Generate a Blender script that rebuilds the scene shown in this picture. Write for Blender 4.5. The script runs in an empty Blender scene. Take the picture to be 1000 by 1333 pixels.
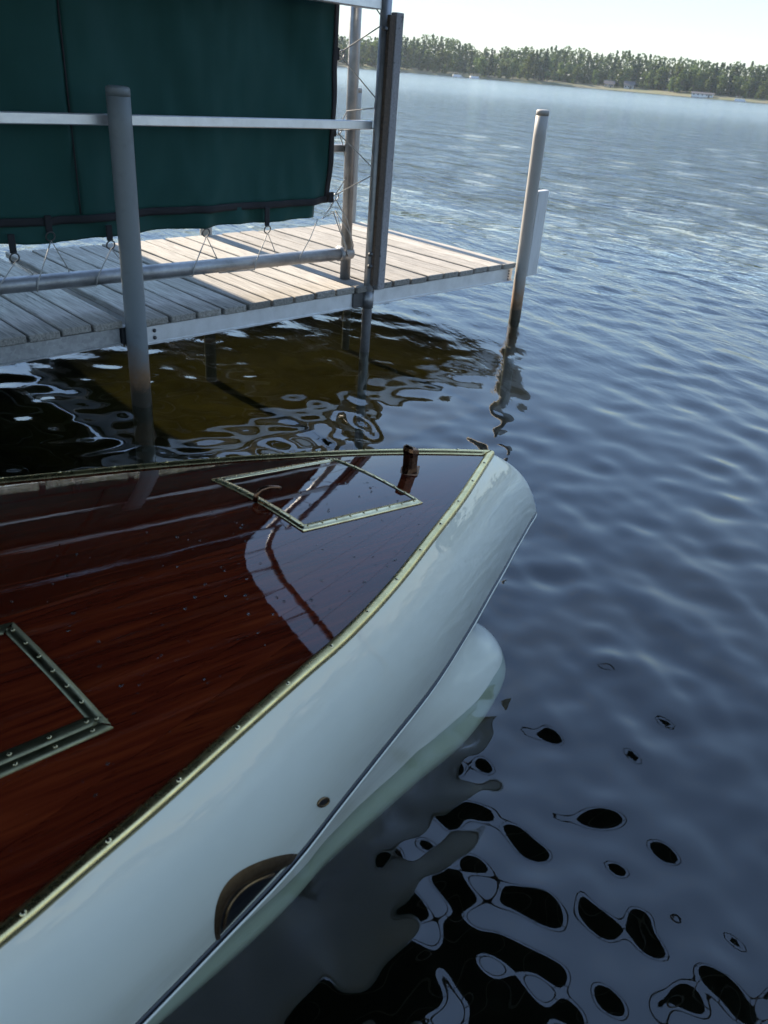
import bpy, bmesh, math, random
import numpy as np
from mathutils import Vector, Matrix, noise as mnoise
random.seed(11); rng = np.random.default_rng(5)
S = bpy.context.scene
C = S.collection

# ------------------------------------------------------------------ camera, sky, sun, exposure
DOCK_ANG = math.radians(46.3)                      # the dock's long axis in plan
E_ = Vector((math.cos(DOCK_ANG), math.sin(DOCK_ANG), 0)); N_ = Vector((-math.sin(DOCK_ANG), math.cos(DOCK_ANG), 0))
O_ = Vector((-.215, 4.931, 0))
def D(s, t, z): return O_ + E_ * s + N_ * t + Vector((0, 0, z))

pitch, roll = math.radians(29.47), math.radians(4.858)
R0 = Vector((1, 0, 0)); F0 = Vector((0, math.cos(pitch), -math.sin(pitch))); U0 = Vector((0, math.sin(pitch), math.cos(pitch)))
X0 = R0 * math.cos(roll) + U0 * math.sin(roll); Y0 = U0 * math.cos(roll) - R0 * math.sin(roll)
cd = bpy.data.cameras.new('camera'); cam = bpy.data.objects.new('camera', cd); C.objects.link(cam)
M = Matrix((X0, Y0, -F0)).transposed().to_4x4(); M.translation = (0, 0, 1.6); cam.matrix_world = M
cd.sensor_fit = 'HORIZONTAL'; cd.sensor_width = 36; cd.lens = 36.72; cd.clip_start = .02; cd.clip_end = 20000
cd.dof.use_dof = True; cd.dof.focus_distance = 2.6; cd.dof.aperture_fstop = 9.0
S.camera = cam

SUN_EL = math.radians(31); sdir = (N_ * 1.0 + E_ * .02).normalized()
SUN_V = Vector((sdir.x * math.cos(SUN_EL), sdir.y * math.cos(SUN_EL), math.sin(SUN_EL)))
w = bpy.data.worlds.new('World'); S.world = w; w.use_nodes = True
nt = w.node_tree; nt.nodes.clear()
def wn(t): return nt.nodes.new(t)
sky = wn('ShaderNodeTexSky'); sky.sky_type = 'NISHITA'; sky.sun_disc = False
sky.sun_elevation = SUN_EL; sky.sun_rotation = math.atan2(sdir.x, sdir.y); sky.altitude = 350
sky.air_density = 1.15; sky.dust_density = .0; sky.ozone_density = 3.2
tc = wn('ShaderNodeTexCoord'); sx = wn('ShaderNodeSeparateXYZ'); L = nt.links.new
def wm(op, a, b_):
    k = wn('ShaderNodeMath'); k.operation = op
    for q, v_ in ((0, a), (1, b_)):
        if isinstance(v_, (int, float)): k.inputs[q].default_value = v_
        else: L(v_, k.inputs[q])
    return k.outputs[0]
L(tc.outputs['Generated'], sx.inputs[0]); zp = wm('ADD', wm('MAXIMUM', sx.outputs[2], 0.), .16)      # thin cloud deck seen in perspective
cx = wn('ShaderNodeCombineXYZ'); L(wm('DIVIDE', sx.outputs[0], zp), cx.inputs[0]); L(wm('DIVIDE', sx.outputs[1], zp), cx.inputs[1])
nz = wn('ShaderNodeTexNoise'); nz.inputs['Scale'].default_value = 1.25; nz.inputs['Detail'].default_value = 7; nz.inputs['Roughness'].default_value = .55; nz.inputs['Distortion'].default_value = .3; L(cx.outputs[0], nz.inputs[0])
rp = wn('ShaderNodeMapRange'); rp.interpolation_type = 'SMOOTHSTEP'; rp.inputs[1].default_value = .47; rp.inputs[2].default_value = .80; rp.inputs[3].default_value = .22; rp.inputs[4].default_value = .55; L(nz.outputs[0], rp.inputs[0])
mx = wn('ShaderNodeMix'); mx.data_type = 'RGBA'; mx.inputs[7].default_value = (1.65, 2.0, 2.5, 1)
bg = wn('ShaderNodeBackground'); bg.inputs[1].default_value = .15
wo = wn('ShaderNodeOutputWorld')
def wv(op, a, b_):
    k = wn('ShaderNodeVectorMath'); k.operation = op
    for q, v_ in ((0, a), (1, b_)):
        if isinstance(v_, tuple): k.inputs[q].default_value = v_
        else: L(v_, k.inputs[q])
    return k.outputs[0]
# soft shoulder on the sky's brightness, the same all over the dome
bwn = wn('ShaderNodeRGBToBW'); L(sky.outputs[0], bwn.inputs[0]); gain = wm('DIVIDE', 2.05, wm('ADD', wm('MULTIPLY', bwn.outputs[0], .8), 1.))
gc = wn('ShaderNodeCombineXYZ'); [L(gain, gc.inputs[q]) for q in range(3)]
skc = wv('MULTIPLY', sky.outputs[0], gc.outputs[0])
L(rp.outputs[0], mx.inputs[0]); L(skc, mx.inputs[6]); L(mx.outputs[2], bg.inputs[0]); L(bg.outputs[0], wo.inputs[0])
sl = bpy.data.lights.new('sun', 'SUN'); sl.energy = 4.0; sl.angle = math.radians(.53); sl.color = (1, .87, .69)
so = bpy.data.objects.new('sun', sl); C.objects.link(so); so.rotation_euler = (-SUN_V).to_track_quat('-Z', 'Y').to_euler()
S.view_settings.view_transform = 'Standard'; S.view_settings.look = 'None'; S.view_settings.gamma = 1; S.view_settings.exposure = 1.85
S.cycles.max_bounces = 8; S.cycles.transparent_max_bounces = 12; S.cycles.caustics_reflective = False; S.cycles.caustics_refractive = False
S.cycles.sample_clamp_indirect = 6

# ------------------------------------------------------------------ materials
MATS = {}
class NB:
    def __init__(s, name):
        s.m = bpy.data.materials.new(name); s.m.use_nodes = True; s.t = s.m.node_tree; s.t.nodes.clear()
        s.out = s.t.nodes.new('ShaderNodeOutputMaterial'); MATS[name] = s.m
    def n(s, t, props=None, **ins):
        k = s.t.nodes.new('ShaderNode' + t)
        for a, b in (props or {}).items(): setattr(k, a, b)
        for a, b in ins.items(): s.set(k, a, b)
        return k
    def set(s, k, a, b):
        i = k.inputs[int(a[1:])] if a[0] == '_' and a[1:].isdigit() else k.inputs[a.replace('_', ' ')]
        if isinstance(b, bpy.types.NodeSocket): s.t.links.new(b, i)
        elif isinstance(b, bpy.types.Node): s.t.links.new(b.outputs[0], i)
        else: i.default_value = b
    def coord(s, kind='Object', scale=(1, 1, 1), rot=(0, 0, 0)):
        if kind == 'World': src = s.n('NewGeometry').outputs['Position']
        else: src = s.n('TexCoord').outputs[kind]
        return s.n('Mapping', Vector=src, Scale=scale, Rotation=rot).outputs[0]
    def noise(s, vec, scale, detail=4, rough=.55, dist=0): return s.n('TexNoise', Vector=vec, Scale=scale, Detail=detail, Roughness=rough, Distortion=dist).outputs[0]
    def ramp(s, f, stops):
        r = s.n('ValToRGB', Fac=f); e = r.color_ramp.elements
        while len(e) < len(stops): e.new(.5)
        for k, (p, c) in zip(e, stops): k.position = p; k.color = (*c, 1) if len(c) == 3 else c
        return r.outputs[0]
    def mr(s, v, a, b, c, d): return s.n('MapRange', _0=v, _1=a, _2=b, _3=c, _4=d).outputs[0]
    def math(s, op, a, b=0.): return s.n('Math', {'operation': op}, _0=a, _1=b).outputs[0]
    def mix(s, f, a, b, mode='MIX'): return s.n('Mix', {'data_type': 'RGBA', 'blend_type': mode}, _0=f, _6=a, _7=b).outputs[2]
    def bump(s, h, strength, dist): return s.n('Bump', Strength=strength, Distance=dist, Height=h).outputs[0]
    def bsdf(s, **k):
        p = s.n('BsdfPrincipled', **k); s.t.links.new(p.outputs[0], s.out.inputs[0]); return p
def c4(*c): return (*c, 1)

def m_weathered(name, dark, lite, stain):
    b = NB(name); info = b.n('ObjectInfo').outputs['Random']
    off = b.n('CombineXYZ', X=b.math('MULTIPLY', info, 37.), Y=b.math('MULTIPLY', info, 91.), Z=0.)
    vec = b.n('VectorMath', {'operation': 'ADD'}, _0=b.n('TexCoord').outputs['Object'], _1=off).outputs[0]
    g = b.noise(b.n('Mapping', Vector=vec, Scale=(42, 2.2, 42)).outputs[0], 2.2, 7, .65)
    g2 = b.noise(vec, 3.2, 5, .6); g3 = b.noise(b.n('Mapping', Vector=vec, Scale=(14, 2.5, 14)).outputs[0], 3., 5, .7)
    col = b.ramp(g, [(.3, dark), (.48, tuple((x + y) / 2 for x, y in zip(dark, lite))), (.68, lite)])
    col = b.mix(b.mr(g2, .46, .68, 0, .55), col, c4(*stain)); col = b.mix(b.mr(g3, .60, .72, 0, .75), col, c4(.035, .033, .03))
    hs = b.n('HueSaturation', Color=col, Value=b.mr(info, 0, 1, .72, 1.15))
    b.bsdf(Base_Color=hs.outputs[0], Roughness=.85, Normal=b.bump(b.math('ADD', g, g3), .55, .004)); return b.m
m_weathered('dock_wood', (.14, .127, .11), (.44, .40, .345), (.26, .23, .19))
m_weathered('guide_wood', (.30, .28, .28), (.46, .43, .43), (.36, .335, .33))
m_weathered('brown_wood', (.05, .035, .025), (.12, .085, .06), (.08, .06, .045))

def m_metal(name, col, rough, mottled=.0, stain=None, spangle=0.):
    b = NB(name); v = b.coord('Object'); g = b.noise(v, 9, 6, .65); g2 = b.noise(v, 70, 3, .6)
    base = b.mix(b.mr(g, .35, .7, 0, mottled), c4(*col), c4(*(stain or tuple(x * .5 for x in col))))
    if spangle:
        vo = b.n('TexVoronoi', Vector=v, Scale=55.); base = b.mix(b.mr(vo.outputs['Color'], 0, 1, 0, spangle), base, c4(*tuple(x * .45 for x in col)))
    b.bsdf(Base_Color=base, Metallic=.75, Roughness=b.mr(g2, .3, .7, rough * .8, rough * 1.25), Normal=b.bump(g2, .12, .002)); return b.m
m_metal('aluminium', (.68, .69, .70), .38, .5, (.42, .42, .42))
m_metal('galvanized', (.50, .51, .51), .5, .6, (.30, .30, .30), .55)
m_metal('steel_pipe', (.34, .345, .35), .45, .7, (.16, .155, .15))
m_metal('dark_steel', (.10, .10, .10), .5, .5)
def m_brass(name, col, rough, tarnish, tcol):
    b = NB(name); v = b.coord('Object'); g = b.noise(v, 22, 6, .7); g2 = b.noise(v, 160, 3, .6)
    base = b.mix(b.mr(g, .4, .68, 0, tarnish), c4(*col), c4(*tcol))
    b.bsdf(Base_Color=base, Metallic=1., Roughness=b.mr(g, .35, .7, rough, rough * 1.8), Normal=b.bump(g2, .08, .001)); return b.m
m_brass('brass', (.72, .58, .28), .2, .45, (.34, .26, .10))
m_brass('hatch_brass', (.70, .60, .36), .2, .35, (.34, .28, .14))
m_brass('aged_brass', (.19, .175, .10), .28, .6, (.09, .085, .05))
m_brass('bronze', (.16, .085, .05), .22, .6, (.07, .04, .025))
m_brass('port_brass', (.20, .13, .065), .3, .7, (.075, .05, .028))

def m_post(name, col):                                        # painted sleeve, rust and lake scum near the waterline
    b = NB(name); v = b.coord('World'); g = b.noise(v, 14, 6, .65); z = b.n('SeparateXYZ', Vector=b.n('NewGeometry').outputs['Position']).outputs[2]
    zz = b.math('ADD', z, b.mr(g, .2, .8, -.06, .06))
    col2 = b.mix(b.mr(zz, .14, .33, .95, 0), c4(*col), c4(.20, .105, .045)); col2 = b.mix(b.mr(zz, .07, .14, .95, 0), col2, c4(.030, .026, .016))
    col2 = b.mix(b.mr(g, .55, .75, 0, .35), col2, c4(*tuple(x * .6 for x in col)))
    b.bsdf(Base_Color=col2, Roughness=.55, Normal=b.bump(g, .1, .003)); return b.m
m_post('post_grey', (.185, .205, .212)); m_post('post_cream', (.30, .28, .25))
b = NB('vinyl_board'); g = b.noise(b.coord('Object', (1, 1, .15)), 30, 5, .6); b.bsdf(Base_Color=b.mix(b.mr(g, .45, .7, 0, .5), c4(.56, .55, .53), c4(.40, .385, .36)), Roughness=.55)

b = NB('canvas'); v = b.coord('Object'); g = b.noise(v, 2.2, 4, .6); wv = b.noise(v, 420, 2, .5)
col = b.mix(b.mr(g, .3, .7, 0, 1), c4(.011, .054, .047), c4(.015, .068, .060))
p = b.n('BsdfPrincipled', Base_Color=col, Roughness=.75, Normal=b.bump(wv, .2, .001)); p.inputs['Specular IOR Level'].default_value = .25
tr = b.n('BsdfTranslucent', Color=c4(.012, .12, .125)); ms = b.n('MixShader', _0=.012, _1=p, _2=tr); b.t.links.new(ms.outputs[0], b.out.inputs[0])
b = NB('roof_canvas'); b.bsdf(Base_Color=c4(.008, .022, .022), Roughness=.8)
b = NB('webbing'); b.bsdf(Base_Color=c4(.008, .009, .012), Roughness=.8)
b = NB('cord'); g = b.noise(b.coord('Object'), 300, 2, .5); b.bsdf(Base_Color=b.mix(g, c4(.30, .285, .26), c4(.5, .48, .45)), Roughness=.8)

# varnished mahogany: grain runs along each plank (UV: u along, v across, metres)
def m_mahogany(name, dark, mid, lite):
    b = NB(name); info = b.n('ObjectInfo').outputs['Random']; uv = b.n('TexCoord').outputs['UV']
    off = b.n('CombineXYZ', X=b.math('MULTIPLY', info, 13.7), Y=b.math('MULTIPLY', info, 7.3), Z=b.math('MULTIPLY', info, 5.))
    vec = b.n('VectorMath', {'operation': 'ADD'}, _0=uv, _1=off).outputs[0]
    warp = b.noise(b.n('Mapping', Vector=vec, Scale=(3, 14, 1)).outputs[0], 1.2, 3, .5)
    v2 = b.n('VectorMath', {'operation': 'ADD'}, _0=vec, _1=b.n('CombineXYZ', X=0., Y=b.math('MULTIPLY', warp, .03), Z=0.)).outputs[0]
    g = b.noise(b.n('Mapping', Vector=v2, Scale=(2.6, 95, 1)).outputs[0], 1., 6, .6); f = b.noise(b.n('Mapping', Vector=v2, Scale=(14, 620, 1)).outputs[0], 1., 3, .6)
    bl = b.noise(b.n('Mapping', Vector=v2, Scale=(3.5, 18, 1)).outputs[0], 1., 3, .5)
    col = b.ramp(g, [(.30, dark), (.5, mid), (.72, lite)])
    col = b.mix(b.mr(f, .56, .72, 0, .6), col, c4(*tuple(x * .35 for x in dark))); col = b.mix(b.mr(bl, .52, .75, 0, .45), col, c4(*lite))
    hs = b.n('HueSaturation', Color=col, Value=b.mr(info, 0, 1, .78, 1.2))
    wob = b.noise(b.n('Mapping', Vector=vec, Scale=(6, 11, 1)).outputs[0], 1., 2, .5)
    bp = b.bump(b.math('ADD', wob, b.math('MULTIPLY', g, .10)), .10, .004)
    p = b.bsdf(Base_Color=hs.outputs[0], Roughness=.45, Coat_Weight=1., Coat_Roughness=.012, Coat_IOR=1.6, Coat_Normal=bp, Specular_IOR_Level=0.); return b.m
m_mahogany('mahogany', (.036, .0044, .0020), (.074, .0098, .0036), (.125, .0210, .0060))
b = NB('seam'); b.bsdf(Base_Color=c4(.012, .006, .004), Roughness=.4)
b = NB('hull_paint'); v = b.coord('Object'); g = b.noise(v, 3.5, 4, .55); g2 = b.noise(v, 38, 4, .6)
sc = b.noise(b.coord('Object', (5, 5, 26), (0, .25, 0)), 1.7, 5, .7)
col = b.mix(b.mr(g, .35, .7, 0, .6), c4(.56, .56, .47), c4(.51, .515, .43)); col = b.mix(b.mr(sc, .66, .78, 0, .35), col, c4(.52, .52, .46))
g3 = b.noise(b.coord('Object', (2.2, 9, 15), (0, .12, 0)), 1.6, 3, .5)
bp = b.bump(b.math('ADD', b.math('ADD', g, b.math('MULTIPLY', g2, .03)), b.math('MULTIPLY', g3, .45)), .14, .02)
b.bsdf(Base_Color=col, Roughness=.3, Coat_Weight=1., Coat_Roughness=.02, Coat_IOR=1.6, Coat_Normal=bp)
b = NB('black_stripe'); b.bsdf(Base_Color=c4(.008, .01, .012), Roughness=.25)
b = NB('port_dark'); b.bsdf(Base_Color=c4(.006, .006, .007), Roughness=.3)
b = NB('droplet'); b.bsdf(Base_Color=c4(1, 1, 1), Roughness=0., IOR=1.33, Transmission_Weight=1.)

# lake: Fresnel mirror over tinted clear water; fine wind ripple as bump on the open water
b = NB('lake_water'); pos = b.n('NewGeometry').outputs['Position']
ln = b.n('VectorMath', {'operation': 'LENGTH'}, _0=pos).outputs['Value']
rot = (0, 0, math.radians(-34))
a1 = b.noise(b.n('Mapping', Vector=b.n('Mapping', Vector=pos, Rotation=rot).outputs[0], Scale=(2.6, 1.25, 1)).outputs[0], 2.0, 5, .6, .5)
a2 = b.noise(b.n('Mapping', Vector=b.n('Mapping', Vector=pos, Rotation=rot).outputs[0], Scale=(.62, .26, 1)).outputs[0], 1.3, 5, .6, .3)
a3 = b.noise(b.n('Mapping', Vector=b.n('Mapping', Vector=pos, Rotation=rot).outputs[0], Scale=(.22, .09, 1)).outputs[0], 1.0, 4, .6, .4)
far = b.math('MULTIPLY', b.mr(ln, 4, 13, 0, 1), b.mr(ln, 25, 140, 1, .5))
bp = b.n('Bump', Strength=far, Distance=.06, Height=b.math('ADD', b.math('ADD', a1, b.math('MULTIPLY', a2, 4.0)), b.math('MULTIPLY', a3, b.mr(ln, 30, 160, 0, 3.)))).outputs[0]
fr = b.n('Fresnel', IOR=1.6, Normal=bp)
gl = b.n('BsdfGlossy', Color=c4(1, 1, 1), Roughness=b.mr(ln, 6, 90, .0, .12), Normal=bp)
tp = b.n('BsdfTransparent', Color=c4(.66, .71, .64)); front = b.math('SUBTRACT', 1., b.n('NewGeometry').outputs['Backfacing'])     # only the upper side mirrors
ms = b.n('MixShader', _0=b.math('MULTIPLY', fr.outputs[0], front), _1=tp, _2=gl); b.t.links.new(ms.outputs[0], b.out.inputs[0])
b = NB('lake_bed'); g = b.noise(b.coord('World'), 1.3, 6, .65); g2 = b.noise(b.coord('World'), 9, 5, .7)     # sunlit olive painted into the bed by the dock, shade painted dark elsewhere
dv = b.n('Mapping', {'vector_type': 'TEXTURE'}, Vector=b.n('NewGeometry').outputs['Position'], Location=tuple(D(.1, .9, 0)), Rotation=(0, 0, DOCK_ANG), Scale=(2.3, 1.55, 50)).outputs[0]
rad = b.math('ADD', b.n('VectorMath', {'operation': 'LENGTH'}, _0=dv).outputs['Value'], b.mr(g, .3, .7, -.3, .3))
lit_bed = b.mix(b.math('MULTIPLY', g, g2), c4(.003, .0026, .0008), c4(.050, .038, .010)); shaded_bed = b.mix(g2, c4(.0015, .0017, .0014), c4(.006, .0055, .0035))
b.bsdf(Base_Color=b.mix(b.mr(rad, .75, 1.2, 0, 1), lit_bed, shaded_bed), Roughness=.95, Specular_IOR_Level=0.)

def m_leaf(name, a, c):
    b = NB(name); info = b.n('ObjectInfo').outputs['Random']; g = b.noise(b.coord('Object'), .55, 3, .6)
    col = b.mix(b.mr(g, .3, .7, 0, 1), c4(*a), c4(*c)); hs = b.n('HueSaturation', Color=col, Hue=b.mr(info, 0, 1, .485, .515), Value=b.mr(info, 0, 1, .7, 1.25))
    p = b.n('BsdfPrincipled', Base_Color=hs.outputs[0], Roughness=.7, Specular_IOR_Level=.2); tr = b.n('BsdfTranslucent', Color=hs.outputs[0])
    ms = b.n('MixShader', _0=.4, _1=p, _2=tr); b.t.links.new(ms.outputs[0], b.out.inputs[0]); return b.m
m_leaf('leaf_broad', (.07, .11, .03), (.13, .17, .05)); m_leaf('leaf_pine', (.035, .065, .028), (.075, .11, .045)); m_leaf('leaf_wood', (.05, .08, .03), (.10, .135, .05))
b = NB('bark'); g = b.noise(b.coord('Object', (6, 6, 1)), 4, 4, .6); b.bsdf(Base_Color=b.mix(g, c4(.05, .04, .03), c4(.14, .11, .09)), Roughness=.9)
b = NB('shore_ground'); g = b.noise(b.coord('World'), .05, 5, .6); g2 = b.noise(b.coord('World'), .5, 4, .6)
b.bsdf(Base_Color=b.mix(b.mr(g, .35, .6, 0, 1), b.mix(g2, c4(.06, .078, .028), c4(.095, .105, .04)), c4(.115, .105, .06)), Roughness=.95)
for nm, col in (('wall_white', (.72, .71, .68)), ('wall_tan', (.42, .33, .22)), ('wall_grey', (.36, .37, .38)), ('roof_dark', (.07, .065, .065)), ('roof_red', (.16, .07, .05)), ('white_vinyl', (.75, .75, .74))):
    b = NB(nm); g = b.noise(b.coord('Object'), 2., 4, .6); b.bsdf(Base_Color=b.mix(b.mr(g, .3, .7, 0, .3), c4(*col), c4(*tuple(x * .75 for x in col))), Roughness=.7)
b = NB('window_glass'); b.bsdf(Base_Color=c4(.02, .025, .03), Roughness=.05)

# ------------------------------------------------------------------ helpers
def obj(name, me, mat=None, parent=None, smooth=False, loc=None, rot=None):
    if isinstance(me, bmesh.types.BMesh):
        bm = me; me = bpy.data.meshes.new(name); bmesh.ops.recalc_face_normals(bm, faces=bm.faces); bm.to_mesh(me); bm.free()
    o = bpy.data.objects.new(name, me); C.objects.link(o)
    if mat and not me.materials: me.materials.append(MATS[mat])
    if smooth: me.shade_smooth()
    if parent: o.parent = parent
    if loc is not None: o.location = loc
    if rot is not None: o.rotation_euler = rot
    return o
def thing(name, label, cat, loc=(0, 0, 0), rotz=0, group=None):
    o = bpy.data.objects.new(name, None); o.empty_display_size = .1; C.objects.link(o); o.location = loc; o.rotation_euler = (0, 0, rotz)
    o['label'] = label; o['category'] = cat
    if group: o['group'] = group
    return o
def tag(o, label, cat, group=None):
    o['label'] = label; o['category'] = cat
    if group: o['group'] = group
    return o
def kind(o, k, label=None):
    o['kind'] = k
    if label: o['label'] = label
    return o
def box(bm, lo, hi, bevel=0):
    x0, y0, z0 = lo; x1, y1, z1 = hi
    vs = [bm.verts.new(p) for p in ((x0, y0, z0), (x1, y0, z0), (x1, y1, z0), (x0, y1, z0), (x0, y0, z1), (x1, y0, z1), (x1, y1, z1), (x0, y1, z1))]
    fs = [bm.faces.new([vs[i] for i in q]) for q in ((3, 2, 1, 0), (4, 5, 6, 7), (0, 1, 5, 4), (1, 2, 6, 5), (2, 3, 7, 6), (3, 0, 4, 7))]
    if bevel: bmesh.ops.bevel(bm, geom=list({e for f in fs for e in f.edges}), offset=bevel, segments=1, affect='EDGES')
def boxm(lo, hi, bevel=0):
    bm = bmesh.new(); box(bm, lo, hi, bevel); return bm
def tube(bm, pts, r, seg=12, cap=True, radii=None):
    pts = [Vector(p) for p in pts]; rings = []; up = None
    for i, p in enumerate(pts):
        d = (pts[min(i + 1, len(pts) - 1)] - pts[max(i - 1, 0)]).normalized()
        if up is None: up = d.orthogonal().normalized()
        up = (up - d * up.dot(d)); up = up.normalized() if up.length > 1e-6 else d.orthogonal().normalized(); sd = d.cross(up)
        rr = radii[i] if radii else r
        rings.append([bm.verts.new(p + (up * math.cos(k * 2 * math.pi / seg) + sd * math.sin(k * 2 * math.pi / seg)) * rr) for k in range(seg)])
    for A, B in zip(rings, rings[1:]):
        for k in range(seg): bm.faces.new((A[k], A[(k + 1) % seg], B[(k + 1) % seg], B[k]))
    if cap: bm.faces.new(rings[0][::-1]); bm.faces.new(rings[-1])
def tubem(pts, r, seg=12, **k):
    bm = bmesh.new(); tube(bm, pts, r, seg, **k); return bm
def ring_pts(c, r, ax, bx, n=14, a0=0, a1=2 * math.pi): return [Vector(c) + Vector(ax) * r * math.cos(a0 + (a1 - a0) * i / n) + Vector(bx) * r * math.sin(a0 + (a1 - a0) * i / n) for i in range(n + 1)]
def grid_mesh(name, P, uv=None, close=False):
    """P: (rows, cols, 3) array"""
    r, c, _ = P.shape; me = bpy.data.meshes.new(name)
    idx = np.arange(r * c).reshape(r, c); f = np.stack([idx[:-1, :-1], idx[:-1, 1:], idx[1:, 1:], idx[1:, :-1]], -1).reshape(-1, 4)
    nf = len(f); me.vertices.add(r * c); me.vertices.foreach_set('co', P.astype(np.float32).ravel()); me.loops.add(nf * 4); me.loops.foreach_set('vertex_index', f.astype(np.int32).ravel())
    me.polygons.add(nf); me.polygons.foreach_set('loop_start', np.arange(0, nf * 4, 4, dtype=np.int32)); me.update(calc_edges=True); me.validate()
    if uv is not None:
        l = me.uv_layers.new(name='UVMap'); li = np.zeros(len(me.loops), np.int32); me.loops.foreach_get('vertex_index', li); l.data.foreach_set('uv', uv.reshape(-1, 2)[li].astype(np.float32).ravel())
    return me
def spline(xs, ys):
    """monotone cubic interpolation"""
    xs = np.asarray(xs, float); ys = np.asarray(ys, float); h = np.diff(xs); d = np.diff(ys) / h; m = np.zeros_like(xs)
    m[0], m[-1] = d[0], d[-1]
    for i in range(1, len(xs) - 1): m[i] = 0 if d[i - 1] * d[i] <= 0 else (h[i - 1] + h[i]) * 3 / ((2 * h[i] + h[i - 1]) / d[i - 1] + (h[i] + 2 * h[i - 1]) / d[i])
    def f(x):
        x = np.clip(np.asarray(x, float), xs[0], xs[-1]); i = np.clip(np.searchsorted(xs, x) - 1, 0, len(xs) - 2); t = (x - xs[i]) / h[i]
        return (2 * t**3 - 3 * t**2 + 1) * ys[i] + (t**3 - 2 * t**2 + t) * h[i] * m[i] + (-2 * t**3 + 3 * t**2) * ys[i + 1] + (t**3 - t**2) * h[i] * m[i + 1]
    return f

# ------------------------------------------------------------------ the setting: lake, bed, far shore
def build_water():
    q = 1.0074; r = np.concatenate([[0.0], .15 * (q ** np.arange(1500))]); r = r[r < 5200]; r = np.append(r, 9000.)
    ang = np.concatenate([np.linspace(math.radians(22), math.radians(150), 400), np.linspace(math.radians(154), math.radians(382), 50)])
    A, Rr = np.meshgrid(ang, r); X = Rr * np.cos(A); Y = Rr * np.sin(A); Z = np.zeros_like(X)
    res = np.maximum(Rr * .0074, .004)
    s = (X - O_.x) * E_.x + (Y - O_.y) * E_.y; t = (X - O_.x) * N_.x + (Y - O_.y) * N_.y
    dist = np.hypot(X, Y - 1.)
    sb = np.interp(t, [-2.4, -.4], [-1.75, .15])                            # beyond the docks and the boat the breeze reaches the water
    open_ = 1 / (1 + np.exp(-np.clip((s - sb) / .22, -30, 30))) / (1 + np.exp(-np.clip((dist - 1.35) / .28, -30, 30)))
    g = np.random.default_rng(3); sel = Rr[:, 0] < 60; Xs, Ys, rs, os_ = X[sel], Y[sel], res[sel], open_[sel]; Zs = np.zeros_like(Xs)
    # patchiness: gusts make some patches rougher
    gust = .75 + .5 * np.sin(Xs * .9 + 1.3 * np.sin(Ys * .5)) * np.sin(Ys * .7 + 1 + np.sin(Xs * .6))
    def add(lam, slope, th, mask):
        nonlocal Zs
        k = 2 * math.pi / lam; ph = g.uniform(0, 6.28)
        Zs = Zs + slope / k * np.sin(k * (Xs * math.cos(th) + Ys * math.sin(th)) + ph) * np.clip((lam / rs - 3.0) / 3.0, 0, 1) * mask
    for i in range(90):                                                     # short-crested wind ripples on the open lake
        lam = math.exp(g.uniform(math.log(.09), math.log(.42))); add(lam, .026, math.radians(34 + g.normal(0, 30)), (.12 + .88 * os_) * gust)
    for i in range(64):                                                     # confused little waves thrown back by posts and hulls
        lam = math.exp(g.uniform(math.log(.075), math.log(.34))); add(lam, .0165, g.uniform(0, 6.28), 1.1 - .6 * os_)
    for i in range(8): add(g.uniform(.8, 1.9), .009, math.radians(34 + g.normal(0, 28)), .3 + .7 * os_)
    Z[sel] = Zs
    return grid_mesh('lake_water', np.stack([X, Y, Z], -1)[:, ::-1])
lake = kind(obj('water', build_water(), 'lake_water', smooth=True), 'structure')
bm = bmesh.new(); bmesh.ops.create_grid(bm, x_segments=60, y_segments=60, size=30)
for v in bm.verts: v.co.z = -.72 + .10 * mnoise.noise(v.co * .5) + .05 * mnoise.noise(v.co * 1.7)
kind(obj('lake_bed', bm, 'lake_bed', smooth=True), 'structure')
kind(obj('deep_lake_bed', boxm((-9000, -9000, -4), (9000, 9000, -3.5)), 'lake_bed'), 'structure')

def shore_r(az): return 585 - 1.6 * az + 10 * math.sin(az * .21) + 5 * math.sin(az * .57 + 1)     # az in degrees right of +Y
def pol(az, r, z=0): a = math.radians(az); return Vector((math.sin(a) * r, math.cos(a) * r, z))
azs = np.linspace(-75, 75, 301); rows = []
for k, (dr, z) in enumerate(((-3, -1.5), (0, .06), (3, .7), (14, 1.7), (40, 3.2), (120, 5), (420, 7), (2500, 9))):
    rows.append([pol(a, shore_r(a) + dr + (1.2 * mnoise.noise(Vector((a * 3, k, 0))) if k < 4 else 0), z + (.35 * mnoise.noise(Vector((a * 1.3, k * 5., 2))) if k > 1 else 0)) for a in azs])
kind(obj('far_shore', grid_mesh('far_shore', np.array([[list(p) for p in r] for r in rows])), 'shore_ground', smooth=True), 'structure')

def leaf_quads(vs, fs, c, rad, n, size, flat=1., g=rng):
    for _ in range(n):
        d = g.normal(size=3); d /= np.linalg.norm(d); p = c + d * np.array(rad) * (g.uniform(.45, 1.0) ** .6)
        u = g.normal(size=3); u /= np.linalg.norm(u); v = np.cross(u, g.normal(size=3)); v /= np.linalg.norm(v); s = size * g.uniform(.6, 1.3)
        i = len(vs); vs += [tuple(p - u * s), tuple(p + v * s * .8), tuple(p + u * s), tuple(p - v * s * .8)]; fs.append((i, i + 1, i + 2, i + 3))
def crown_broad(h, g):
    vs, fs = [], []; n = g.integers(9, 13)
    for i in range(n):
        a = g.uniform(0, 6.28); k = i / n; zz = h * (.14 + .78 * k); rr = h * .24 * (1.15 - abs(k - .35) * 1.25) * g.uniform(.3, 1.)
        leaf_quads(vs, fs, np.array([math.cos(a) * rr, math.sin(a) * rr, zz]), (h * .15, h * .15, h * .12), 60, .62, g=g)
    return vs, fs
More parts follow.
